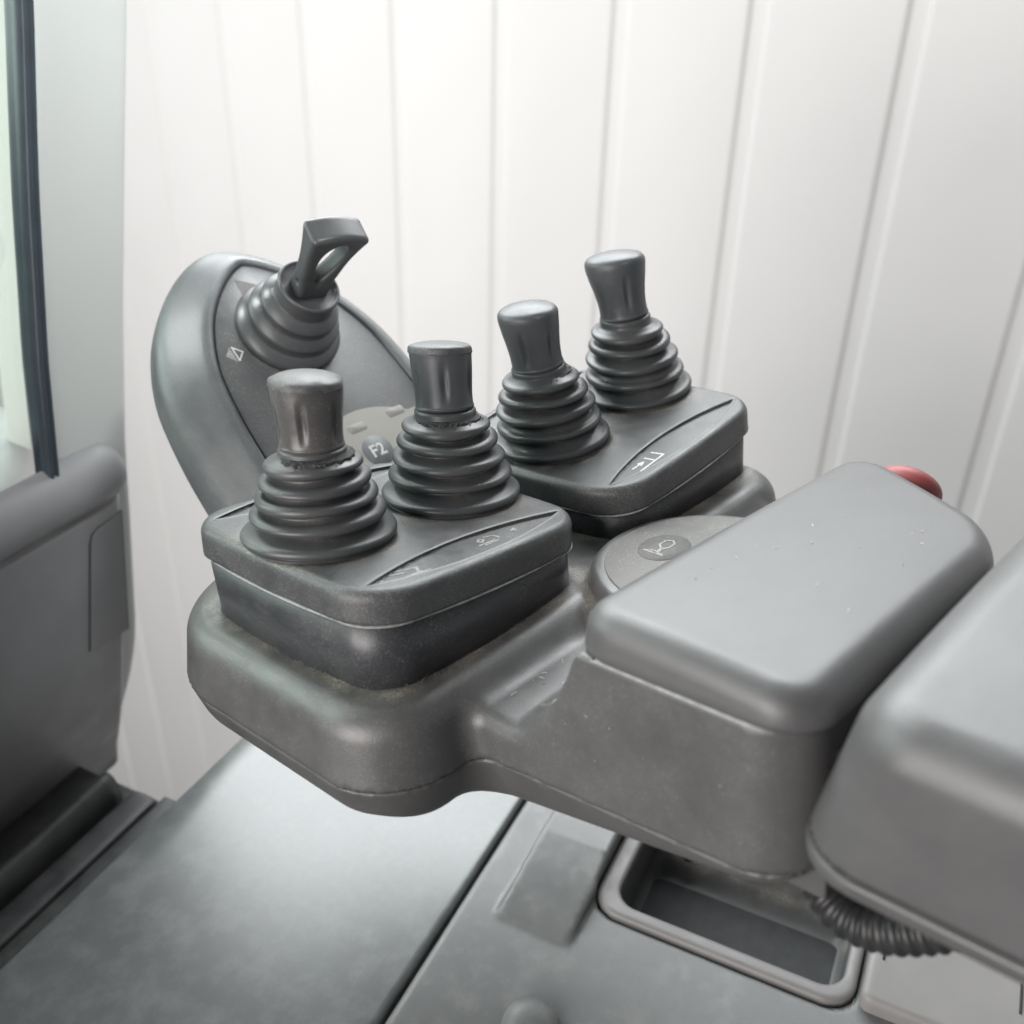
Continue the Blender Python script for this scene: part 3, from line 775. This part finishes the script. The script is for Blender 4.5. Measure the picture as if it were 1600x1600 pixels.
        part('rubber_flakes', mesh('rubber_flakes', Vf, Ff, M['flake'], False), th, Fb)
    return th
lever(BOX1, (-31, 2, 0), 'fingertip lever with scuffed brown-grey knob, nearest the camera at left', (0.5, 1.5), 'knob_worn', 'cap', (3.8, -1.6, .55), 13.3, 26.5, 31.5, 1.0, .010)
lever(BOX1, (33.5, -2, 0), 'fingertip lever with flat capped straight-sided knob, second from the left', (1.5, 4.0), 'knob', 'cap', (2.6, -2.0, .3), 12.7, 27.0, 33.5, 1.0, .008, .3)
lever(BOX2, (-26, 5, 0), 'fingertip lever with domed plain knob and split boot neck, third from the left', (0.0, 2.5), 'knob', None, (2.8, -0.9, .0), 13.8, 28.5, 34.5, .985, .010)
lever(BOX2, (39, 3, 0), 'fingertip lever with flared plain knob, farthest back at the right', (1.0, 4.5), 'knob', None, None, 14.8, 31.0, 36.0, .985, .006)

# ================================================================== joystick with loop handle
JF = sub(PANEL, (-3, 117, 0), Matrix.Identity(4))
joy = thing('joystick', 'rubber-booted joystick with slotted loop handle on the tilted oval panel', 'joystick', JF)
bpy.context.view_layer.update()
pts = [(26.0, -.4), (27.2, .8), (27.6, 2.6), (26.9, 4.6), (24.6, 7.0), (21.8, 9.0), (20.6, 9.9), (20.9, 10.6), (22.8, 10.9), (23.6, 12.0), (23.2, 13.6), (21.2, 16.2), (18.6, 18.4), (17.2, 19.3), (17.4, 20.0), (19.2, 20.2), (20.0, 21.2), (19.6, 22.6), (17.8, 24.8), (15.9, 26.4), (15.3, 27.5), (15.1, 33.4), (15.7, 34.0), (15.9, 35.0), (15.3, 35.9), (14.2, 35.8), (13.2, 34.2), (6, 33.6), (.2, 33.6)]
V, Fc = lathe(smooth_prof(pts, 3), 96)
part('rubber_boot', mesh('joystick_boot', V, Fc, M['rubber'], dust=np.zeros(len(V))), joy, JF)
def f_handle(x, y, z):
    u = np.clip((z - 30) / 46, 0, 1)
    hwid = 8.2 + 7.2 * u ** 1.4
    hth = 4.9 + 2.6 * np.clip((u - .55) / .45, 0, 1) ** 1.6 + 1.6 * np.clip(1 - u * 3, 0, 1)
    body = rmax(rmax(np.abs(x) - hwid, np.abs(y) - hth, 2.6), rmax(z - 79 + 0.012 * x * x, 30 - z, 1.0), 2.6)
    uu = (z - 57.5) / 14.0
    hole = np.hypot((x - 1.2 - 1.6 * uu) / (6.0 + 2.2 * uu), uu) - 1
    hole = hole * 6.0
    d = rmax(body, -hole, 2.2)
    dim = np.sqrt((x + 9.0) ** 2 + (y + 1.0) ** 2 + (z - 41) ** 2) - 1.6
    return np.maximum(d, -dim)
V, Q = nets(f_handle, (-20, -13, 28), (20, 13, 83), .8)
part('loop_handle', mesh('loop_handle', V, Q, M['rubber'], dust=np.zeros(len(V))), joy, JF @ Matrix.Rotation(math.radians(-10), 4, 'Z'))

# ================================================================== rear arm pad, red button, hose
rear = thing('rear_armrest', 'grey padded arm rest cropped by the right edge of the photo', 'arm rest', CON, (-20, -300, -5))
def f_rp(x, y, z):
    d2 = sd_rr(x, y + 0.24 * np.clip(z - 5, 0, 50), -31, -310.5, 80, 110, 21)
    zt = 55.0 - 0.0006 * (x + 25) ** 2 + 0.035 * (y + 212)
    return np.maximum(rmax(d2 + 0.06 * np.clip(z - 5, 0, 50), z - zt, 11.0), 4.5 - z)
V, Q = nets(f_rp, (-116, -444, 2), (80, -196, 63), 1.8)
part('pad', mesh('rear_pad', V, Q, M['pad']), rear, CON)
def f_rt(x, y, z):
    d2 = sd_rr(x, y, -31, -310.5, 80.6, 110.6, 21)
    return rmax(d2, np.abs(z - 1.2) - 2.7, 1.2)
V, Q = nets(f_rt, (-116, -438, -4), (80, -195, 7), 1.5)
part('pad_tray', mesh('pad_tray', V, Q, M['lower']), rear, CON)
V, Fc = box(-88, 50, -425, -212, -17, -1.6, 4); part('rail', mesh('rail', V, Fc, M['lower'], False), rear, CON)
brk = thing('support_bracket', 'dark angled bracket joining the palm rest to the rear arm rest', 'bracket', CON, (-70, -200, -30))
V, Fc = box(-84, 40, -216, -188, -24, 18, 1.5); part('plate', mesh('bracket_plate', V, Fc, M['black'], False), brk, CON)  # plate coloured black to paint the dark gap between the pads
V, Fc = box(-90, -60, -204, -190, -30, -8, 1.0); part('lug', mesh('bracket_lug', V, Fc, M['lower'], False), brk, CON)

btn = thing('emergency_button', 'red mushroom push button on the far end of the palm rest', 'push button', CON, (88, -152, 12))
BF = sub(CON, (71, -150, 18.5), Matrix.Rotation(math.radians(48), 4, 'Y'))
V, Fc = lathe(smooth_prof([(8, -14), (8, 0), (8.5, 2), (12.6, 3), (13.6, 4.5), (13.6, 8.0), (12.9, 11), (10.4, 13.6), (6, 15.2), (.2, 15.8)]), 64)
part('mushroom_head', mesh('mushroom_head', V, Fc, M['red']), btn, BF)
V, Fc = lathe([(12, -14), (12, -2), (11, -1), (8.2, -1)], 48); part('collar', mesh('button_collar', V, Fc, M['black']), btn, BF)

# corrugated conduit hanging under the rear pad
hose = thing('cable_conduit', 'black corrugated cable conduit sagging under the rear arm rest', 'conduit', CON, (-75, -215, -30))
path = np.array(smooth_prof([(-58, -178, -8), (-72, -189, -23), (-80, -197, -31), (-84, -205, -35.5), (-85, -214, -36), (-84, -225, -32), (-79, -239, -24), (-69, -257, -12)], 40))
seg = np.r_[0, np.cumsum(np.linalg.norm(np.diff(path, axis=0), axis=1))]
N_ = 300; sN = np.linspace(0, seg[-1], N_); C_ = np.column_stack([np.interp(sN, seg, path[:, i]) for i in range(3)])
Tn = np.gradient(C_, axis=0); Tn /= np.linalg.norm(Tn, axis=1, keepdims=True)
up_ = np.array([1.0, 0, 0]); rings = []
th_ = np.linspace(0, 2 * math.pi, 28, endpoint=False)
for c, tn, s in zip(C_, Tn, sN):
    n1 = up_ - tn * up_.dot(tn); n1 /= np.linalg.norm(n1); n2 = np.cross(tn, n1)
    w = 0.5 + 0.5 * math.cos(s * 2 * math.pi / 3.7); r_ = 5.9 + 0.9 * w ** .7
    rings.append(c + r_ * (np.outer(np.cos(th_), n1) + np.outer(np.sin(th_), n2)))
V, Fc = loft(rings); part('corrugated_sleeve', mesh('corrugated_sleeve', V, Fc, M['hose']), hose, CON)

# stray lint and crumbs lying on the console
Vl, Fl = [], []
def fibre(p, d, L, w, curl):
    p = np.array(p, float); d = np.array(d, float); d /= np.linalg.norm(d); b = len(Vl); n = 5
    side_ = np.cross(d, (0, 0, 1.0)); side_ = side_ / (np.linalg.norm(side_) or 1)
    for k in range(n):
        t_ = k / (n - 1); c = p + d * L * t_ + side_ * curl * t_ * t_ + np.array([0, 0, .25 * math.sin(math.pi * t_)])
        for a_ in range(3):
            q = 2 * math.pi * a_ / 3
            Vl.append(c + w * (side_ * math.cos(q) + np.array([0, 0, 1.0]) * math.sin(q)))
    for k in range(n - 1):
        for a_ in range(3):
            a2 = (a_ + 1) % 3
            Fl.append((b + k * 3 + a_, b + k * 3 + a2, b + k * 3 + 3 + a2, b + k * 3 + 3 + a_))
def pad_top(x, y): return 47.5 - 0.066 * (x + 95) - 0.00010 * (x + 6) ** 2 - 0.0009 * (y + 160) ** 2 + 0.045 * (y + 140)
for k in range(16):
    x, y = rng.uniform(-75, 25), rng.uniform(-188, -142)
    a_ = rng.uniform(0, 6.28); fibre((x, y, pad_top(x, y) + .1), (math.cos(a_), math.sin(a_), 0), rng.uniform(.4, 1.6), .13, rng.uniform(-.5, .5))
for k in range(10):
    x, y = rng.uniform(-99, -60), rng.uniform(-104, -84)
    a_ = rng.uniform(0, 6.28); fibre((x, y, -7.7 + (1.5 if y < -100 else 0)), (math.cos(a_), math.sin(a_), .2), rng.uniform(.8, 2.6), .10, rng.uniform(-.8, .8))
for k in range(9):
    y, z = rng.uniform(-195, -120), rng.uniform(-12, 24)
    fibre((-103.9 - 0.04 * (31 - z), y, z), (0, rng.normal(), rng.normal()), rng.uniform(.3, 1.3), .09, rng.uniform(-.4, .4))
part('lint', mesh('lint', Vl, Fl, M['lint']), con, CON)['kind'] = 'stuff'
